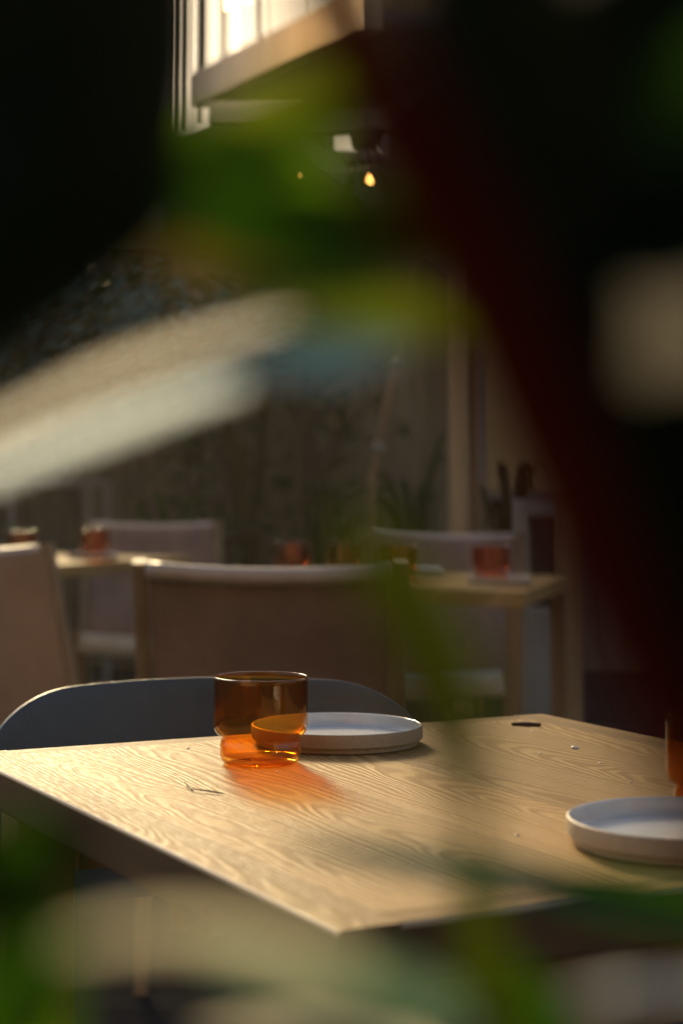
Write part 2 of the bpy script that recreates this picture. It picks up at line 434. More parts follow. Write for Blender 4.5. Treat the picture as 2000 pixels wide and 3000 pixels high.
for x in (.055, TW - .055):
    for y in (.055, TL - .055):
        bm = bmesh.new(); bar(bm, (x, y, 0), (x, y, TZ - th - .001), .055, .055, Vector((0, 1, 0))); obj('leg', bm, M['oak'], tab, bevel=.004)
bm = bmesh.new(); box(bm, .09, TW - .09, .05, .07, TZ - .105, TZ - th - .001); obj('apron', bm, M['oak'], tab)
bm = bmesh.new(); box(bm, .09, TW - .09, TL - .07, TL - .05, TZ - .105, TZ - th - .001); obj('apron', bm, M['oak'], tab)

# ------------------------------------------------------------------ amber glass tumbler
def glass_bm():
    # half profile in units of rim radius 0.0428
    outer = [(0, .0012), (.022, .0008), (.0296, .0), (.0334, .0012), (.0360, .0050), (.0369, .0105), (.0366, .0160), (.0358, .0205), (.0356, .0228), (.0364, .0246), (.0388, .0262), (.0412, .0290), (.0424, .0325), (.0428, .0370), (.0428, .045), (.0428, .060), (.0428, .0765)]
    lip = [(.0427, .0778), (.0421, .0784), (.0414, .0778)]
    inner = [(.0411, .0765), (.0411, .060), (.0411, .045), (.0410, .0375), (.0405, .0335), (.0390, .0305), (.0366, .0278), (.0344, .0250), (.0340, .0215), (.0346, .0160), (.0348, .0115), (.0338, .0080), (.0310, .0062), (.022, .0054), (.010, .0050), (0, .0056)]
    bm = bmesh.new(); lathe(bm, smooth_prof(outer, 4) + smooth_prof(lip, 3)[1:] + smooth_prof(inner, 4), 128); return bm
gp = T(763, 2236)
g0 = obj('amber_tumbler', glass_bm(), M['amber'], smooth=True); g0.location = (gp.x, gp.y, TZ + .0006)
tag(g0, 'sharp amber glass tumbler at the centre of the front table beside the plate', 'glass')
gfar = g0.data.copy(); gfar.materials[0] = M['amber_far']
def tumbler(loc, label, group=None):
    o = g0.copy()
    if loc[1] > 2:
        o.data = gfar; o.scale = (1.15, 1.15, 1.15)
    COL.objects.link(o); o.location = loc; o['label'] = label
    if group: o['group'] = group
    return o
RG = Vector((.2905, 1.372, TZ + .0006))
tumbler(RG, 'amber tumbler at the right edge of the front table, half hidden by dark stem')

# ------------------------------------------------------------------ plates
def make_plate(label, loc):
    t = thing('stoneware_plate', label, 'plate', loc)
    R_, H = .0836, .0185
    prof = [(0, .0012), (.066, .0012), (.0672, 0), (.0785, 0), (.0792, .0008), (.0793, .0042), (.0798, .0050), (.0826, .0052), (.0834, .0062), (.0836, .010), (.0836, .0168), (.0833, .0181), (.0825, .0186)]
    bm = bmesh.new(); lathe(bm, prof, 128); obj('body', bm, M['stoneware'], t, smooth=False)
    for p in t.children[0].data.polygons: p.use_smooth = True
    m = t.children[0].modifiers.new('es', 'EDGE_SPLIT'); m.split_angle = R(35)
    prof = [(.0825, .0186), (.0815, .0184), (.0808, .0172), (.0804, .012), (.0798, .0085), (.0782, .0066), (.074, .0058), (.05, .0054), (0, .0052)]
    bm = bmesh.new(); lathe(bm, smooth_prof(prof, 4), 128); obj('glazed_well', bm, M['glaze'], t, smooth=True)
    return t
pl = T(982, 2185); 
plate0 = make_plate('speckled stoneware plate just behind and right of the central amber tumbler', (-.003, 1.752, TZ + .0008))
dup(plate0, (.2440, 1.268, TZ + .0008), 0.6, 'stoneware plate at the right edge of the front table, cut by the frame', 'plates on the tables')
plate0['group'] = 'plates on the tables'

# twig, dry leaf scrap, crumbs
TWIG = mottled('dark_twig', (.02, .014, .012), (.04, .03, .025), 80, .8, 0)
t = thing('twig', 'thin dark dry twig lying on the front table before the tumbler', 'twig', T(595, 2318, TZ))
def rel(px, py, z): return T(px, py, TZ) - t.location + Vector((0, 0, z))
bm = bmesh.new(); tube(bm, [rel(541, 2301, .003), rel(552, 2311, .0016), rel(566, 2320, .001)], [.0004, .0006, .0005], 6); obj('stalk', bm, TWIG, t)
bm = bmesh.new(); tube(bm, [rel(556, 2317, .0018), rel(590, 2322, .0022), rel(625, 2326, .0018), rel(655, 2329, .001)], [.0003, .0006, .0008, .0005], 6); obj('stalk', bm, TWIG, t)
c = T(1540, 2126, TZ)
bm = bmesh.new(); n = 10; rows = []
for k in range(n + 1):
    s = k / n; w = .0045 * math.sin(math.pi * min(max(s, .03), .97)) ** .7
    x = (s - .5) * .031; z = .0006 + .0011 * math.sin(math.pi * s)
    rows.append([bm.verts.new((x, -w, z)), bm.verts.new((x, 0, z + .0008)), bm.verts.new((x, w, z))])
for k in range(n):
    for j in range(2): bm.faces.new([rows[k][j], rows[k + 1][j], rows[k + 1][j + 1], rows[k][j + 1]])
o = obj('dry_leaf', bm, mottled('dry_leaf_brown', (.05, .022, .012), (.09, .045, .022), 90, .7, 0), smooth=True, solid=.0026)
o.location = c + Vector((0, 0, .0004)); o.rotation_euler = (0, 0, R(-12)); tag(o, 'small curled brown dry leaf near the back corner of the front table', 'leaf')
CR = mottled('pale_crumb', (.75, .7, .62), (.85, .82, .76), 200, .3, 0)
random.seed(5)
for i, (px, py, rr, lab) in enumerate([(1683, 2193, .0034, 'shiny pale crumb near the back corner, largest of the crumbs on the front table'), (1755, 2237, .0014, 'tiny pale crumb right of the shiny largest one on the front table'), (1580, 2208, .0013, 'tiny pale crumb left of the shiny largest one on the front table'), (1846, 2292, .0016, 'tiny pale crumb behind the right-hand plate'), (1515, 2448, .0016, 'tiny pale crumb left of the right-hand plate'), (1557, 2143, .0012, 'tiny pale crumb just before the brown dry leaf'), (812, 2262, .0012, 'tiny pale crumb at the foot of the central tumbler'), (552, 2193, .0014, 'tiny pale crumb on the back edge left of the central tumbler')]):
    bm = bmesh.new(); rr *= .75; bmesh.ops.create_icosphere(bm, subdivisions=2, radius=rr)
    for v in bm.verts: v.co = Vector((v.co.x * 1.5, v.co.y * 1.1, max(v.co.z, -.4 * rr) * .7)) * random.uniform(.85, 1.15)
    o = obj('crumb', bm, CR, smooth=True); p = T(px, py, TZ); o.location = (p.x, p.y, TZ + .32 * rr); o.rotation_euler = (0, 0, i)
    tag(o, lab, 'crumb', 'crumbs on the front table')

# ------------------------------------------------------------------ navy shell chair behind the front table (faces the viewer)
def shell_chair():
    mid = bmN + u1 * (TW * .5) + v1 * TL
    top_c = P(585, 2000, 2.06)
    t = thing('shell_chair', 'navy moulded shell chair tucked under the far side of the front table', 'chair', (top_c.x, 2.06, 0), YAW * .55)
    bm = bmesh.new(); nu, nv = 40, 14
    W, topz, botz = .246, .769, .53
    rows = []
    for i in range(nu + 1):
        s = -1 + 2 * i / nu
        s = math.copysign(1 - (1 - abs(s)) ** 1.6, s) if abs(s) < 1 else s
        col = []
        tt = max(0.0, (abs(s) - .60) / .40)
        zt = topz - .008 * s * s - .07 * (1 - math.sqrt(max(0.0, 1 - tt * tt)))
        zb = botz + .05 * (1 - math.sqrt(max(0.0, 1 - tt * tt)))
        for j in range(nv + 1):
            z = zb + (zt - zb) * j / nv
            col.append(bm.verts.new((s * W, -.085 * s * s + .05 * (z - botz) / .3 - .03, z)))
        rows.append(col)
    for i in range(nu):
        for j in range(nv): bm.faces.new([rows[i][j], rows[i + 1][j], rows[i + 1][j + 1], rows[i][j + 1]])
    obj('backrest', bm, M['navy'], t, smooth=True, solid=.007, bevel=.0016)
    bm = bmesh.new(); rows = []
    for i in range(25):
        s = -1 + i / 12
        rows.append([bm.verts.new((s * .225 * (1 - .12 * (jj / 10) ** 3), -.035 - .40 * jj / 10 - .085 * s * s * (1 - jj / 10), .355 + .018 * s * s - .012 * math.sin(math.pi * jj / 10))) for jj in range(11)])
    for i in range(24):
        for j in range(10): bm.faces.new([rows[i][j], rows[i + 1][j], rows[i + 1][j + 1], rows[i][j + 1]])
    obj('seat', bm, M['navy'], t, smooth=True, solid=.007)
    for sx, sy in ((-1, 0), (1, 0), (-1, 1), (1, 1)):
        bm = bmesh.new(); tube(bm, ([(sx * .165, -.045, .60), (sx * .18, -.02, .35), (sx * .21, .05, 0.0)] if not sy else [(sx * .17, -.35, .35), (sx * .21, -.42, 0.0)]), .011, 10); obj('leg', bm, M['oak'], t)
    return t
shell_chair()

# ------------------------------------------------------------------ leather sling chairs
def sling_chair(label, loc, rz):
    """faces local -Y, back at +Y; origin on the floor under the backrest top"""
    t = thing('sling_chair', label, 'chair', loc, rz, 'brown leather sling chairs')
    W = .265
    for s in (-1, 1):
        bm = bmesh.new(); tube(bm, [(s * (W - .018), -.04, 0), (s * (W - .018), -.125, .40), (s * (W - .018), 0, .842)], [.014, .018, .016], 12); obj('leg', bm, M['post'], t, smooth=False)
        bm = bmesh.new(); tube(bm, [(s * (W - .018), -.56, 0), (s * (W - .018), -.535, .475)], [.016, .020], 12); obj('leg', bm, M['post'], t)
        bm = bmesh.new(); tube(bm, [(s * (W - .018), -.546, .44), (s * (W - .018), -.118, .415)], .014, 10); obj('side_rail', bm, M['post'], t)
    for y, z in ((-.54, .25), (-.06, .22)):
        bm = bmesh.new(); tube(bm, [(-(W - .018), y, z), (W - .018, y, z)], .012, 10); obj('stretcher', bm, M['post'], t)
    # leather back
    bm = bmesh.new(); nu, nv = 24, 16; rows = []
    hw = W - .036
    for i in range(nu + 1):
        s = -1 + 2 * i / nu; col = []
        for j in range(nv + 1):
            q_ = j / nv; z = .40 + (.826 - .40) * q_
            y = -.125 + .122 * (z - .40) / .45 + .022 * (1 - s * s)
            if q_ > .97: y += .010
            z -= .010 * (1 - s * s) * q_
            col.append(bm.verts.new((s * hw, y, z)))
        rows.append(col)
    for i in range(nu):
        for j in range(nv): bm.faces.new([rows[i][j], rows[i + 1][j], rows[i + 1][j + 1], rows[i][j + 1]])
    obj('backrest', bm, M['leather'], t, smooth=True, solid=.012, bevel=.004)
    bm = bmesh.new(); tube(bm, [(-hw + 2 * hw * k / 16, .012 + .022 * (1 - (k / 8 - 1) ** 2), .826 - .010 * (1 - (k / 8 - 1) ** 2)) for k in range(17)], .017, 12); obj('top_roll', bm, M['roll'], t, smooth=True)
    bm = bmesh.new(); rows = []
    for i in range(nu + 1):
        s = -1 + 2 * i / nu
        rows.append([bm.verts.new((s * (W - .02), -.13 - .41 * jj / 12, .425 + .03 * (jj / 12) - .028 * (1 - s * s) * math.sin(math.pi * (.15 + .7 * jj / 12)))) for jj in range(13)])
    for i in range(nu):
        for j in range(12): bm.faces.new([rows[i][j], rows[i + 1][j], rows[i + 1][j + 1], rows[i][j + 1]])
    obj('seat', bm, M['seat_cover'], t, smooth=True, solid=.010, bevel=.003)
    bm = bmesh.new(); tube(bm, [(-.235 + .47 * k / 12, -.535, .425 - .016 * (1 - (k / 6 - 1) ** 2)) for k in range(13)], .028, 12); obj('seat_roll', bm, M['seat_cover'], t, smooth=True)
    return t
c0 = P(787, 1640, 3.42)
ch = sling_chair('large brown leather sling chair seen from behind, directly beyond the central tumbler', (c0.x, 3.42, 0), R(180 - 3))
q_ = P(1298, 1550, 5.6)
dup(ch, (q_.x, 5.6, 0), R(-10), 'brown leather sling chair facing the viewer across the right-hand back table')
q_ = P(447, 1510, 6.8)
dup(ch, (q_.x, 6.8, 0), R(4), 'farthest sling chair, facing the viewer across the left-hand back table')
q_ = P(30, 1600, 4.55)
dup(ch, (-.86, 4.1, 0), R(50), 'brown leather sling chair, light put into its back colour, turned sideways at the left edge of the frame')
LIT_LEATHER = mottled('lit_leather', (.22, .11, .050), (.34, .19, .10), 4, .5, .12, 160, .12, bdist=.001)  # same leather as the other chairs, stronger light put into its colour
for c in COL.objects:
    if c.parent and c.name.startswith('backrest') and abs(c.parent.location.x + .86) < 1e-4: c.data = c.data.copy(); c.data.materials[0] = LIT_LEATHER

# ------------------------------------------------------------------ back tables
def back_table(label, loc, rz, L, W):
    t = thing('dining_table', label, 'table', loc, rz, 'back tables')
    bm = bmesh.new(); box(bm, 0, W, 0, L, .702, .74); obj('tabletop', bm, M['table'], t, bevel=.003)
    for x in (.03, W - .03):
        for y in (.03, L - .03):
            bm = bmesh.new(); bar(bm, (x, y, 0), (x, y, .701), .042, .042, Vector((0, 1, 0))); obj('leg', bm, M['post'], t, bevel=.004)
    return t
cR = T(1537, 1733); y2 = R(-15); W2 = .86
u2 = Vector((math.cos(y2), math.sin(y2), 0)); v2 = Vector((-math.sin(y2), math.cos(y2), 0))
o2 = cR - u2 * W2; o2.z = 0
back_table('oak table behind the large leather chair, set with glasses and two plates', o2, y2, .82, W2)
cE = T(560, 1630); a3 = R(62); e3 = Vector((math.cos(a3), math.sin(a3), 0)); f3 = Vector((-e3.y, e3.x, 0))
o3 = cE - e3 * .75; o3.z = 0
back_table('oak table at the left behind the lightened chair, carrying one plate and two glasses', o3, a3, .75, .75)

def on_table(px, d): return Vector((P(px, HPX, d).x, d, TZ + .0008))
GG = 'amber tumblers on the back tables'
tumbler(on_table(1162, 4.60), 'amber tumbler on the near edge of the right-hand back table', GG)
tumbler(on_table(1015, 4.9), 'amber tumbler behind the top right corner of the large leather chair', GG)
tumbler(on_table(858, 4.9), 'amber tumbler showing just above the middle of the large leather chair', GG)
p = on_table(1462, 4.52); dup(plate0, p, 0, 'stoneware plate under an amber tumbler at the right end of the back table')
tumbler(p + Vector((-.018, .01, .006)), 'amber tumbler standing on the plate at the right end of the back table', GG)
dup(plate0, on_table(1205, 4.9), 0, 'pale plate at the back of the right-hand back table behind the tumblers')
p = on_table(275, 5.85); dup(plate0, p, 0, 'stoneware plate under an amber tumbler on the left-hand back table')
tumbler(p + Vector((.004, .0, .006)), 'amber tumbler standing on the plate of the left-hand back table', GG)
tumbler(on_table(70, 5.75), 'reddish amber tumbler peeping over the lightened leather chair at the left edge', GG)

# ------------------------------------------------------------------ far rail, leaning pole
bm = bmesh.new(); t = thing('metal_rail', 'pale metal rail standing before the garden wall at the far left', 'railing', (0, 8.6, 0))
CH = mottled('pale_metal', (.12, .12, .115), (.18, .18, .17), 10, .35, 0)
a, b = P(20, 1412, 8.6), P(320, 1410, 8.6)
tube(bm, [(a.x - 1.2, 0, .98), (b.x, 0, .98)], .016, 10); obj('top_rail', bm, CH, t)
for px in (-260, 35, 258, 316):
    p = P(px, 1412, 8.6); bm = bmesh.new(); tube(bm, [(p.x, 0, 0), (p.x, 0, .978)], .016, 10); obj('upright', bm, CH, t)
a, b, c, d_ = P(1180, 960, 7.2), P(1160, 1056, 7.2), P(1108, 1311, 7.2), P(1088, 1420, 7.2)
t = thing('leaning_pole', 'slim pale pole leaning among the plants left of the pergola post', 'pole', (d_.x, 7.2, 0))
off = Vector(t.location)
bm = bmesh.new(); tube(bm, [Vector((d_.x - .02, 7.2, 0.0)) - off, d_ - off, c - off, b - off, a + (a - b) * 6 - off], .014, 10); obj('shaft', bm, M['post'], t)
for p in (b, c):
    bm = bmesh.new(); bmesh.ops.create_uvsphere(bm, u_segments=12, v_segments=8, radius=.026)
    for v in bm.verts: v.co.z *= .8
    o = obj('clip', bm, CH, t, smooth=True); o.location = p - off

# ------------------------------------------------------------------ string lights
BULB = emit('warm_bulb', (1.0, .46, .10), 7)
SOCK = mottled('black_socket', (.01, .01, .01), (.02, .02, .02), 30, .5, 0)
def bulb(px, py, d, label, s=1.0, group='string light bulbs', lamp=0):
    p = P(px, py, d)
    t = thing('light_bulb', label, 'light bulb', p, 0, group)
    bm = bmesh.new(); lathe(bm, smooth_prof([(0, -.036 * s), (.016 * s, -.031 * s), (.026 * s, -.012 * s), (.024 * s, .008 * s), (.015 * s, .026 * s), (.012 * s, .034 * s)], 4), 20); obj('globe', bm, BULB, t, smooth=True)
    if lamp:
        ld = bpy.data.lights.new('bulb_glow', 'POINT'); ld.energy = lamp; ld.color = (1, .72, .42); ld.shadow_soft_size = .03 * s
        lo = bpy.data.objects.new('bulb_glow', ld); COL.objects.link(lo); lo.parent = t; lo.location = (0, 0, -.05 * s)
    bm = bmesh.new(); tube(bm, [(0, 0, .035 * s), (0, 0, .075 * s)], .013, 10); obj('socket', bm, SOCK, t)
    return p + Vector((0, 0, .075 * s))
def cable(pts, label):
    bm = bmesh.new(); c0 = pts[0]
    out = []
    for a, b in zip(pts[:-1], pts[1:]):
        for k in range(8):
            q_ = k / 8; p = a.lerp(b, q_); p.z -= .25 * q_ * (1 - q_) * (b - a).length * .5; out.append(p)
    out.append(pts[-1])
    tube(bm, out, .005, 6); o = obj('light_cable', bm, SOCK); tag(o, label, 'cable')
e = [bulb(1092, 530, 6.6, 'brightest round bulb, hanging below the grey pergola beam', .6), bulb(866, 520, 6.9, 'small bulb glinting between green leaves left of the brightest one', .4)]
f_ = bulb(2003, 338, 6.2, 'bulb at the extreme right edge among dark leaves', .5)
cable([P(300, 380, 7.3), e[1], e[0], P(1500, 400, 6.4), f_, P(2300, 250, 6.0)], 'black festoon cable strung across below the pergola beam')
h = [bulb(666, 2, 7.6, 'bulb before the glowing white screens, lower left of two', .7, lamp=9), bulb(730, -14, 7.4, 'bulb before the glowing white screens, upper right of two', .6, lamp=9)]
cable([P(420, -120, 8.4), h[0], h[1], P(1100, -160, 6.8)], 'black festoon cable before the glowing white screens')

# ------------------------------------------------------------------ foliage
LM = {
 'black': leaf_mat('shaded_leaf', (.004, .013, .002), (0, 0, 0), 0, .6, .15),  # thick dark leaves, deep shade also put into the colour
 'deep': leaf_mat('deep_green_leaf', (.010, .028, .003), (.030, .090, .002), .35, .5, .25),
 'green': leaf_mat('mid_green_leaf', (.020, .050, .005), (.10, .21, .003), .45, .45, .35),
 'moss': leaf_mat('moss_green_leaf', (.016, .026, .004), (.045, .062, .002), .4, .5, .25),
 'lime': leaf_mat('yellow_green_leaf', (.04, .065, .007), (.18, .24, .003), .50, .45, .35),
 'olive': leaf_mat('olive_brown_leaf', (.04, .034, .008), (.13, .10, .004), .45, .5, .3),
 'teal': leaf_mat('sky_sheen_leaf', (.07, .20, .25), (.08, .25, .29), .4, .35, .6),  # sky reflection on leaves put into the colour
 'pale': leaf_mat('white_sheen_leaf', (.66, .76, .80), (.80, .93, .98), .7, .4, .5),  # sun sheen put into a bluish white leaf colour
 'cream': leaf_mat('sunlit_cream_leaf', (.62, .59, .45), (.90, .85, .60), .6, .4, .5),  # sunlight on the leaf put into its cream colour
 'wedge': leaf_mat('cream_sheen_leaf', (.64, .60, .50), (.86, .82, .70), .65, .4, .5),  # bright sun sheen painted as cream
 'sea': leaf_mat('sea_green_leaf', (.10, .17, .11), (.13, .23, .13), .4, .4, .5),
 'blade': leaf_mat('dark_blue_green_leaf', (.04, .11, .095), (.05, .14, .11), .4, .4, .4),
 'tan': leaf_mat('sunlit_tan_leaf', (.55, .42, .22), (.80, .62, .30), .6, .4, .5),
 'sage': leaf_mat('sage_leaf', (.26, .30, .19), (.46, .48, .26), .5, .4, .5),
 'red': mottled('dark_red_stem', (.085, .007, .0015), (.11, .012, .003), 40, .9, .1, 200, .02),
 'stem': mottled('green_stem', (.03, .05, .01), (.05, .07, .015), 40, .6, .1, 200, .2),
 'trunk': mottled('bark', (.05, .04, .03), (.09, .075, .055), 12, .9, .5, 40, .2),
}
def leaf_bm(bm, pts, w, nrm, fold=.18, tipp=.8, curl=.0):
    """blade along 3-D points pts, half width w, surface normal near nrm"""
    cp = smooth_prof([tuple(p) for p in pts], 6); cp = [Vector(p) for p in cp]
    n = len(cp) - 1; rows = []
    for i, p in enumerate(cp):
        s = i / n
        t_ = (cp[min(i + 1, n)] - cp[max(i - 1, 0)]).normalized()
        sd = t_.cross(nrm).normalized(); nn = sd.cross(t_).normalized()
        hw = w * max(.02, (math.sin(math.pi * min(1, s * .94 + .05)) ** tipp))
        row = []
        for k in range(-3, 4):
            f = k / 3
            row.append(bm.verts.new(p + sd * hw * f + nn * (abs(f) * fold * hw + curl * hw * math.sin(s * 9 + f * 2))))
        rows.append(row)
    for i in range(n):
        for k in range(6): bm.faces.new([rows[i][k], rows[i][k + 1], rows[i + 1][k + 1], rows[i + 1][k]])
    return bm
CAMV = Vector((0, -1, 0))
def fleaf(parent, mat, pix, wpx, nrm=CAMV, name='leaf', label=None, fold=.18, tipp=.8):
    pts = [P(*q_) for q_ in pix]
    d = sum(q_[2] for q_ in pix) / len(pix)
    bm = bmesh.new(); off = parent.location
    leaf_bm(bm, [p - off for p in pts], wpx / 2 * d / FPX, Vector(nrm).normalized(), fold, tipp)
    o = obj(name, bm, LM[mat], parent, smooth=True)
    if label: o['label'] = label
    return o
def fstem(parent, mat, pix, wpx, name='stem'):
    pts = [P(*q_) if not isinstance(q_, Vector) else q_ for q_ in pix]; off = parent.location
    cp = [Vector(p) for p in smooth_prof([tuple(p - off) for p in pts], 6)]
    if not isinstance(wpx, (list, tuple)): wpx = [wpx] * len(pts)
    rs = [x[0] for x in smooth_prof([(w / 2 * .2 / FPX,) for w in wpx], 6)]
    bm = bmesh.new(); tube(bm, cp, rs, 12); return obj(name, bm, LM[mat], parent, smooth=True)

# planter that the foreground plants grow from (below the frame)
t = thing('planter_box', 'dark planter trough below the foreground plants', 'planter', (0, .42, 0))
bm = bmesh.new(); box(bm, -.75, .75, -.18, .18, 0, .5); obj('trough', bm, GREYP, t, bevel=.01)
bm = bmesh.new(); box(bm, -.73, .73, -.16, .16, .502, .515); obj('soil', bm, LM['trunk'], t)

# 1. dense dark plant, upper left
t = thing('foreground_shrub', 'dense dark shrub blurred close to the lens along the left side', 'plant', (-.20, .34, .515))
fstem(t, 'stem', [t.location.copy(), Vector((-.17, .33, .8)), Vector((-.12, .26, 1.0)), Vector((-.06, .2, 1.12))], [200, 170, 140, 80])
for pix, w in (([(60, -350, .19), (170, 200, .185), (190, 700, .18), (60, 1040, .18)], 620), ([(330, -250, .17), (330, 150, .17), (300, 520, .17), (210, 900, .175)], 420), ([(-250, -100, .2), (-80, 400, .2), (0, 900, .2), (-30, 1150, .2)], 420), ([(540, -300, .26), (450, 60, .26), (430, 330, .26), (490, 700, .26)], 330), ([(120, -300, .22), (250, 300, .22), (330, 640, .22), (300, 830, .22)], 480)):
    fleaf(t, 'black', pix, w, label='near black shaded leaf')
fleaf(t, 'wedge', [(-420, 1450, .33), (-60, 1280, .325), (300, 1105, .32), (600, 1000, .32), (900, 920, .32)], 66, (-.3, -.9, .3), label='long cream sunlit leaf', tipp=.6)
fleaf(t, 'pale', [(-420, 1560, .33), (-50, 1395, .325), (290, 1262, .32), (560, 1165, .32), (720, 1125, .32)], 74, (-.2, -.97, .15), label='white sunlit leaf under the long cream one', tipp=.6)
fleaf(t, 'black', [(-500, -300, .18), (-150, -120, .18), (100, -60, .18), (400, -120, .18)], 420)
fleaf(t, 'deep', [(-200, 3300, .26), (40, 2950, .26), (90, 2650, .26), (40, 2380, .26)], 330)
fleaf(t, 'green', [(140, 3300, .28), (150, 2950, .28), (120, 2750, .28), (60, 2560, .28)], 170)
fleaf(t, 'black', [(-300, 2760, .27), (-60, 2560, .27), (110, 2470, .27), (330, 2480, .27)], 220)
fstem(t, 'stem', [Vector((-.17, .33, .8)), P(-420, 1570, .37)], [90, 50], 'petiole')

# 2. red-stemmed plant crossing the frame from top centre to lower right
t = thing('red_stemmed_plant', 'plant with a thick dark red stem running diagonally close to the lens on the right', 'plant', (.22, .36, .515))
fstem(t, 'red', [t.location.copy(), P(2450, 3300, .21), P(2055, 2350, .2), P(1665, 1480, .19), P(1390, 820, .185), P(1125, 300, .18), P(895, -180, .175)], [120, 165, 210, 270, 290, 290, 280])
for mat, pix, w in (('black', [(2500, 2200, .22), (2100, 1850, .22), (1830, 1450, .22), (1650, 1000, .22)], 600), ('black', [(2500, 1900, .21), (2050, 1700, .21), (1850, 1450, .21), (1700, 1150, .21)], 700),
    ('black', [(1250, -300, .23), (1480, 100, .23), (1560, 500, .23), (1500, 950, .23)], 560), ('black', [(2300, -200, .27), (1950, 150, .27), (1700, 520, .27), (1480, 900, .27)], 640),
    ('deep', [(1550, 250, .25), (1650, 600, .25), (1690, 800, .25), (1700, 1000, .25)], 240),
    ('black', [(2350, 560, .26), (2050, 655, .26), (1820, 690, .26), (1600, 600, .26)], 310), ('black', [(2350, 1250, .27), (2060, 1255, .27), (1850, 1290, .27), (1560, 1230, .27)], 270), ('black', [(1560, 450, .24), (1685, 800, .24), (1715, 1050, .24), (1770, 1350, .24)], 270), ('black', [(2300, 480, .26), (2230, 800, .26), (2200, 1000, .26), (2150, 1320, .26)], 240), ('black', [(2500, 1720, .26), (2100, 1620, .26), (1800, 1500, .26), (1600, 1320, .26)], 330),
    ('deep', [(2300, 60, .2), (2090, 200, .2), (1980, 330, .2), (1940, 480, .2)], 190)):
    fleaf(t, mat, pix, w)
# green leaves reaching left from the red stem
fleaf(t, 'lime', [(1150, 140, .31), (960, 260, .31), (780, 340, .31), (610, 410, .31)], 170, (0, -.9, .4), tipp=.5)
fleaf(t, 'green', [(1060, 620, .31), (820, 520, .31), (660, 440, .31), (520, 330, .31)], 200)
fleaf(t, 'deep', [(1380, 760, .28), (1060, 700, .28), (740, 650, .28), (430, 580, .28)], 260)
fleaf(t, 'deep', [(900, 700, .25), (760, 620, .25), (600, 560, .25), (440, 420, .25)], 200)
fleaf(t, 'green', [(1000, 330, .30), (880, 430, .30), (700, 470, .30), (480, 420, .30)], 150)
fleaf(t, 'deep', [(1300, 560, .29), (1120, 640, .29), (980, 640, .29), (800, 600, .29)], 170)
fleaf(t, 'lime', [(1060, 250, .26), (940, 240, .26), (830, 260, .26), (700, 340, .26)], 110, (0, -.9, .4))
fleaf(t, 'olive', [(1150, 800, .30), (850, 790, .30), (600, 770, .30), (330, 740, .30)], 190, (0, -.8, .5))
fleaf(t, 'lime', [(1400, 1010, .29), (1130, 930, .29), (880, 880, .29), (620, 840, .29)], 220, (0, -.8, .6))
fleaf(t, 'teal', [(1330, 960, .30), (1000, 1040, .30), (800, 1060, .30), (520, 1130, .30)], 210, (0, -.55, .83))
fleaf(t, 'teal', [(1180, 1000, .34), (1080, 1030, .34), (950, 1080, .34), (830, 1090, .34)], 150, (0, -.75, .6))

# 3. low green plant along the bottom of the frame
t = thing('low_green_plant', 'slender green plant blurred along the bottom of the frame before the table corner', 'plant', (.02, .44, .515))
fstem(t, 'stem', [t.location.copy(), Vector((.03, .43, .7)), P(1420, 3150, .42), P(1380, 2760, .42), P(1400, 2500, .42)], [90, 80, 70, 55, 40])
fleaf(t, 'moss', [(1500, 3200, .30), (1430, 2900, .30), (1400, 2680, .30), (1370, 2440, .30)], 150)
fleaf(t, 'deep', [(1650, 3250, .34), (1560, 3020, .34), (1440, 2880, .34), (1360, 2760, .34)], 260)
fleaf(t, 'cream', [(1060, 2850, .22), (780, 2760, .22), (480, 2725, .22), (170, 2770, .22)], 75, (-.1, -.85, .5), label='leaf lying almost level, sun sheen in its cream colour', tipp=.6)
fleaf(t, 'sea', [(1480, 3010, .30), (1180, 2930, .30), (860, 2860, .30), (560, 2790, .30)], 230, (-.1, -.8, .6))
fleaf(t, 'blade', [(2150, 2700, .40), (1750, 2625, .40), (1350, 2550, .40), (830, 2470, .40)], 125, (0, -.7, .7), label='narrow blue green blade')
fleaf(t, 'deep', [(2250, 2720, .40), (1950, 2650, .40), (1700, 2610, .40), (1460, 2580, .40)], 150)
fleaf(t, 'pale', [(2300, 2850, .30), (2060, 2890, .30), (1860, 2900, .28), (1640, 2930, .28)], 72, (0, -.6, .8))
fleaf(t, 'cream', [(1300, 3080, .36), (1050, 3010, .36), (800, 3000, .36), (560, 3010, .36)], 110, (-.1, -.6, .8))
fleaf(t, 'moss', [(1400, 2420, .25), (1310, 2100, .25), (1220, 1850, .25), (1100, 1640, .25), (1000, 1460, .25)], 270, (.25, -.9, 0))
fleaf(t, 'olive', [(1420, 2520, .24), (1310, 2200, .24), (1170, 1930, .24), (1050, 1680, .24)], 150, (.6, -.8, 0))

# ------------------------------------------------------------------ plants in front of the far wall, and trees beyond it
random.seed(11)
def blade_plant(loc, n, h, mat, label, rz=0):
    t = thing('strap_leaf_plant', label, 'plant', loc, rz, 'plants along the garden wall')
    bm = bmesh.new(); lathe(bm, [(0, 0), (.13, 0), (.15, .02), (.17, .34), (.175, .36), (.155, .36), (.15, .33), (0, .33)], 24); obj('pot', bm, GREYP, t)
    for k in range(n):
        a = random.uniform(0, 6.28); l = h * random.uniform(.6, 1.1); sp = random.uniform(.12, .5) * l
        bm = bmesh.new(); x, y = math.cos(a), math.sin(a)
        leaf_bm(bm, [Vector((x * .03, y * .03, .33)), Vector((x * sp * .35, y * sp * .35, .33 + l * .6)), Vector((x * sp * .8, y * sp * .8, .33 + l * .9)), Vector((x * sp * 1.2, y * sp * 1.2, .33 + l * .82))], .028, Vector((x, y, .4)).normalized(), .2)
        obj('leaf', bm, LM[mat], t, smooth=True)
    return t
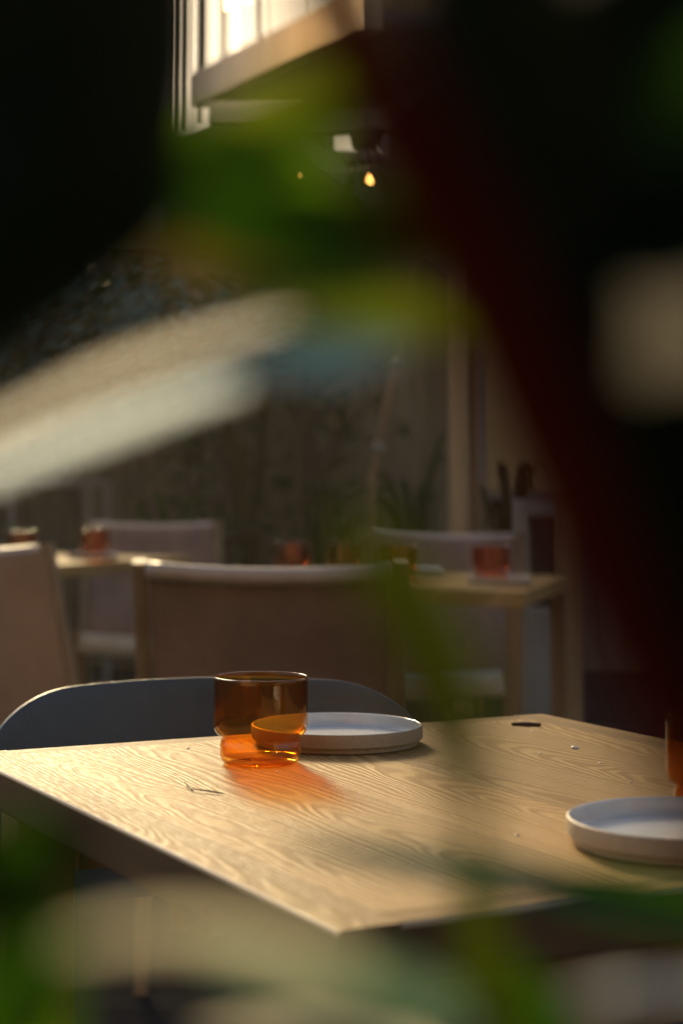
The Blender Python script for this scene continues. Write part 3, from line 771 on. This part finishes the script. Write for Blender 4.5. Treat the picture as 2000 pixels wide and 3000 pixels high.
for px, d, n, h, mat, lab in ((505, 8.7, 9, .75, 'green', 'strappy green potted plant before the garden wall beside the metal rail'), (735, 8.8, 11, 1.25, 'olive', 'taller strappy potted plant at the middle of the garden wall'), (940, 9.0, 9, .7, 'olive', 'olive leaved potted plant left of the leaning pole'), (1210, 9.1, 8, 1.0, 'deep', 'dark green potted plant between leaning pole and pergola post'), (1500, 8.9, 12, .8, 'deep', 'dark green potted plant right of the pergola post')):
    p = P(px, HPX, d); blade_plant((p.x, d, 0), n, h, mat, lab)

def tree(loc, H, cr, n, mats, label, name='garden_tree', zl=.4):
    t = thing(name, label, 'tree', loc, 0, 'trees beyond the garden wall')
    bm = bmesh.new(); tube(bm, [(0, 0, 0), (.03, .02, H * .4), (-.02, .0, H * .75), (0, 0, H * .9)], [.08, .06, .04, .015], 10)
    lim = []
    for k in range(9):
        a = random.uniform(0, 6.28); z = H * random.uniform(zl, .78); e_ = Vector((math.cos(a) * cr * .8, math.sin(a) * cr * .8, z + cr * random.uniform(.2, .7)))
        tube(bm, [(0, 0, z), tuple(e_ * .5 + Vector((0, 0, z * .5))), tuple(e_)], [.03, .02, .008], 6); lim.append(e_)
    obj('trunk', bm, LM['trunk'], t)
    for mi, mt in enumerate(mats):
        bm = bmesh.new()
        for k in range(n):
            c = random.choice(lim) + Vector((random.gauss(0, .24), random.gauss(0, .24), random.gauss(0, .22))) * cr
            for j in range(3):
                q_ = c + Vector((random.gauss(0, .08), random.gauss(0, .08), random.gauss(0, .07)))
                a = Vector((random.gauss(0, 1), random.gauss(0, 1), random.gauss(-.3, .6))).normalized(); s_ = random.uniform(.07, .12)
                b_ = a.cross(Vector((random.gauss(0, 1), random.gauss(0, 1), random.gauss(0, 1)))).normalized()
                vs = [bm.verts.new(q_ + a * x_ * s_ + b_ * y_ * s_) for x_, y_ in ((0, 0), (.5, .22), (1, 0), (.5, -.22))]
                bm.faces.new(vs)
        obj('crown', bm, LM[mt], t)
    return t
for px, d, H, cr, lab in ((330, 12.0, 3.0, 1.0, 'leafy tree beyond the garden wall, leftmost of the row'), (760, 13.0, 3.2, 1.1, 'leafy tree beyond the garden wall behind the green foreground leaves')):
    p = P(px, HPX, d); tree((p.x, d, 0), H, cr, 420, ['deep', 'green'], lab)
def shrub(loc, H, cr, label):
    t = tree(loc, H, cr, 200, ['deep', 'teal'], label, 'glossy_shrub', .72); t['group'] = 'shrubs before the garden wall'; t['category'] = 'shrub'; return t
p = P(190, HPX, 9.0); shrub((p.x, 9.0, 0), 2.0, .42, 'glossy leaved shrub before the garden wall above the cream leaf')
p = P(560, HPX, 9.1); shrub((p.x, 9.1, 0), 2.15, .40, 'glossy leaved shrub before the garden wall beside the strappy plants')

# hanging plant below the pergola beam
p = P(1080, 500, 7.2)
t = thing('hanging_plant', 'dark trailing plant hanging from the pergola beam around the brightest bulb', 'plant', p)
for k in range(20):
    a = random.uniform(0, 6.28); r_ = random.uniform(.03, .11); zz = random.uniform(-.12, .10)
    bm = bmesh.new(); c = Vector((math.cos(a) * r_, math.sin(a) * r_, zz)); e_ = c + Vector((math.cos(a) * .05, math.sin(a) * .05, -random.uniform(.02, .09)))
    leaf_bm(bm, [c, c.lerp(e_, .5) + Vector((0, 0, .012)), e_], .014, Vector((math.cos(a), math.sin(a), .6)).normalized()); obj('leaf', bm, LM['deep'], t, smooth=True)
for k in range(9):
    a = k * .7; bm = bmesh.new(); tube(bm, [(0, 0, .14), (math.cos(a) * .07, math.sin(a) * .07, .06), (math.cos(a) * .11, math.sin(a) * .11, -.12)], [.004, .003, .002], 5); obj('stem', bm, LM['trunk'], t)
bm = bmesh.new(); lathe(bm, [(0, .10), (.06, .10), (.075, .17), (.07, .172), (0, .15)], 18); obj('basket', bm, LM['trunk'], t)
bm = bmesh.new(); tube(bm, [(0, 0, .15), (0, 0, 2.51 - p.z)], .003, 5); obj('cord', bm, SOCK, t)

# added unseen leaf mass behind and above the viewpoint, blocks sky light
t = thing('sky_blocking_leaves', 'added mass of black leaves behind and above the viewpoint, blocking sky light', 'tree', (.9, -1.3, 0))
bm = bmesh.new(); tube(bm, [(0, 0, 0), (-.1, .1, 1.2), (-.5, .3, 2.1), (-.9, .9, 2.5)], [.09, .075, .05, .02], 12); obj('trunk', bm, LM['trunk'], t)
bm = bmesh.new()
for k in range(3600):
    m = random.random()
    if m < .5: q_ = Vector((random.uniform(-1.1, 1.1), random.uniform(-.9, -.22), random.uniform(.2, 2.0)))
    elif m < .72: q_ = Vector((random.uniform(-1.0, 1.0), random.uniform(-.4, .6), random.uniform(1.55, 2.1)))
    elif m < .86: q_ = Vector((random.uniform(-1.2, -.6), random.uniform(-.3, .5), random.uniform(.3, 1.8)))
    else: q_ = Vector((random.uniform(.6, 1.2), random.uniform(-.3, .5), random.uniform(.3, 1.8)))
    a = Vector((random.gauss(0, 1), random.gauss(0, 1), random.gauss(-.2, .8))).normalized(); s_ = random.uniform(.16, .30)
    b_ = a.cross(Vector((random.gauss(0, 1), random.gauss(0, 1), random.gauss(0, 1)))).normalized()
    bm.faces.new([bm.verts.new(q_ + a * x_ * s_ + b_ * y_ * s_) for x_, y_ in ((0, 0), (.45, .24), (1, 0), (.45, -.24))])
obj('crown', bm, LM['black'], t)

t = thing('bounce_house', 'added ochre house front behind the viewpoint, unseen, bouncing warm light', 'house', (0, -6.5, 0))  # added to bounce warm sunlight onto faces turned to the viewer
PL = mottled('ochre_render', (.36, .25, .13), (.44, .31, .17), 2, .85, .2, 30, .2)
bm = bmesh.new(); box(bm, -9, 9, -4, 0, 0, 5.6); obj('wall', bm, PL, t)
bm = bmesh.new(); box(bm, -9.4, 9.4, -4.4, .4, 5.602, 5.8); obj('roof', bm, GREYP, t)
for x in (-6, -3, 0.4, 3.4, 6.4):
    bm = bmesh.new(); box(bm, x, x + .9, .002, .03, 1.0, 2.3); w_ = obj('window', bm, GREYP, t)
    bm = bmesh.new(); box(bm, x + .06, x + .84, .032, .036, 1.06, 2.24); obj('pane', bm, DGLASS, w_)

for px, d, H, cr, lab in ((640, 8.75, 1.75, .36, 'sparse olive shrub at the middle of the garden wall'), (905, 9.3, 1.9, .34, 'sparse tall shrub left of the leaning pole'), (60, 9.2, 1.5, .35, 'low leafy shrub behind the metal rail at far left')):
    p = P(px, HPX, d); t = tree((p.x, d, 0), H, cr, 16, ['deep', 'olive', 'moss'], lab, 'leafy_shrub', .35); t['group'] = 'shrubs before the garden wall'; t['category'] = 'shrub'

# thin evening haze over the terrace
bm = bmesh.new(); box(bm, -61, 61, -41, 91, -1.2, 7)
hz = bpy.data.materials.new('evening_haze'); hz.use_nodes = True; ht = hz.node_tree
ht.nodes.remove(ht.nodes['Principled BSDF'])
pv = ht.nodes.new('ShaderNodeVolumePrincipled'); pv.inputs['Color'].default_value = (.98, .90, .76, 1); pv.inputs['Density'].default_value = .0019; pv.inputs['Anisotropy'].default_value = .55
ht.links.new(pv.outputs[0], ht.nodes['Material Output'].inputs['Volume'])
o = obj('haze', bm, hz); o['kind'] = 'stuff'; tag(o, 'thin warm evening haze hanging over the whole terrace', 'haze')
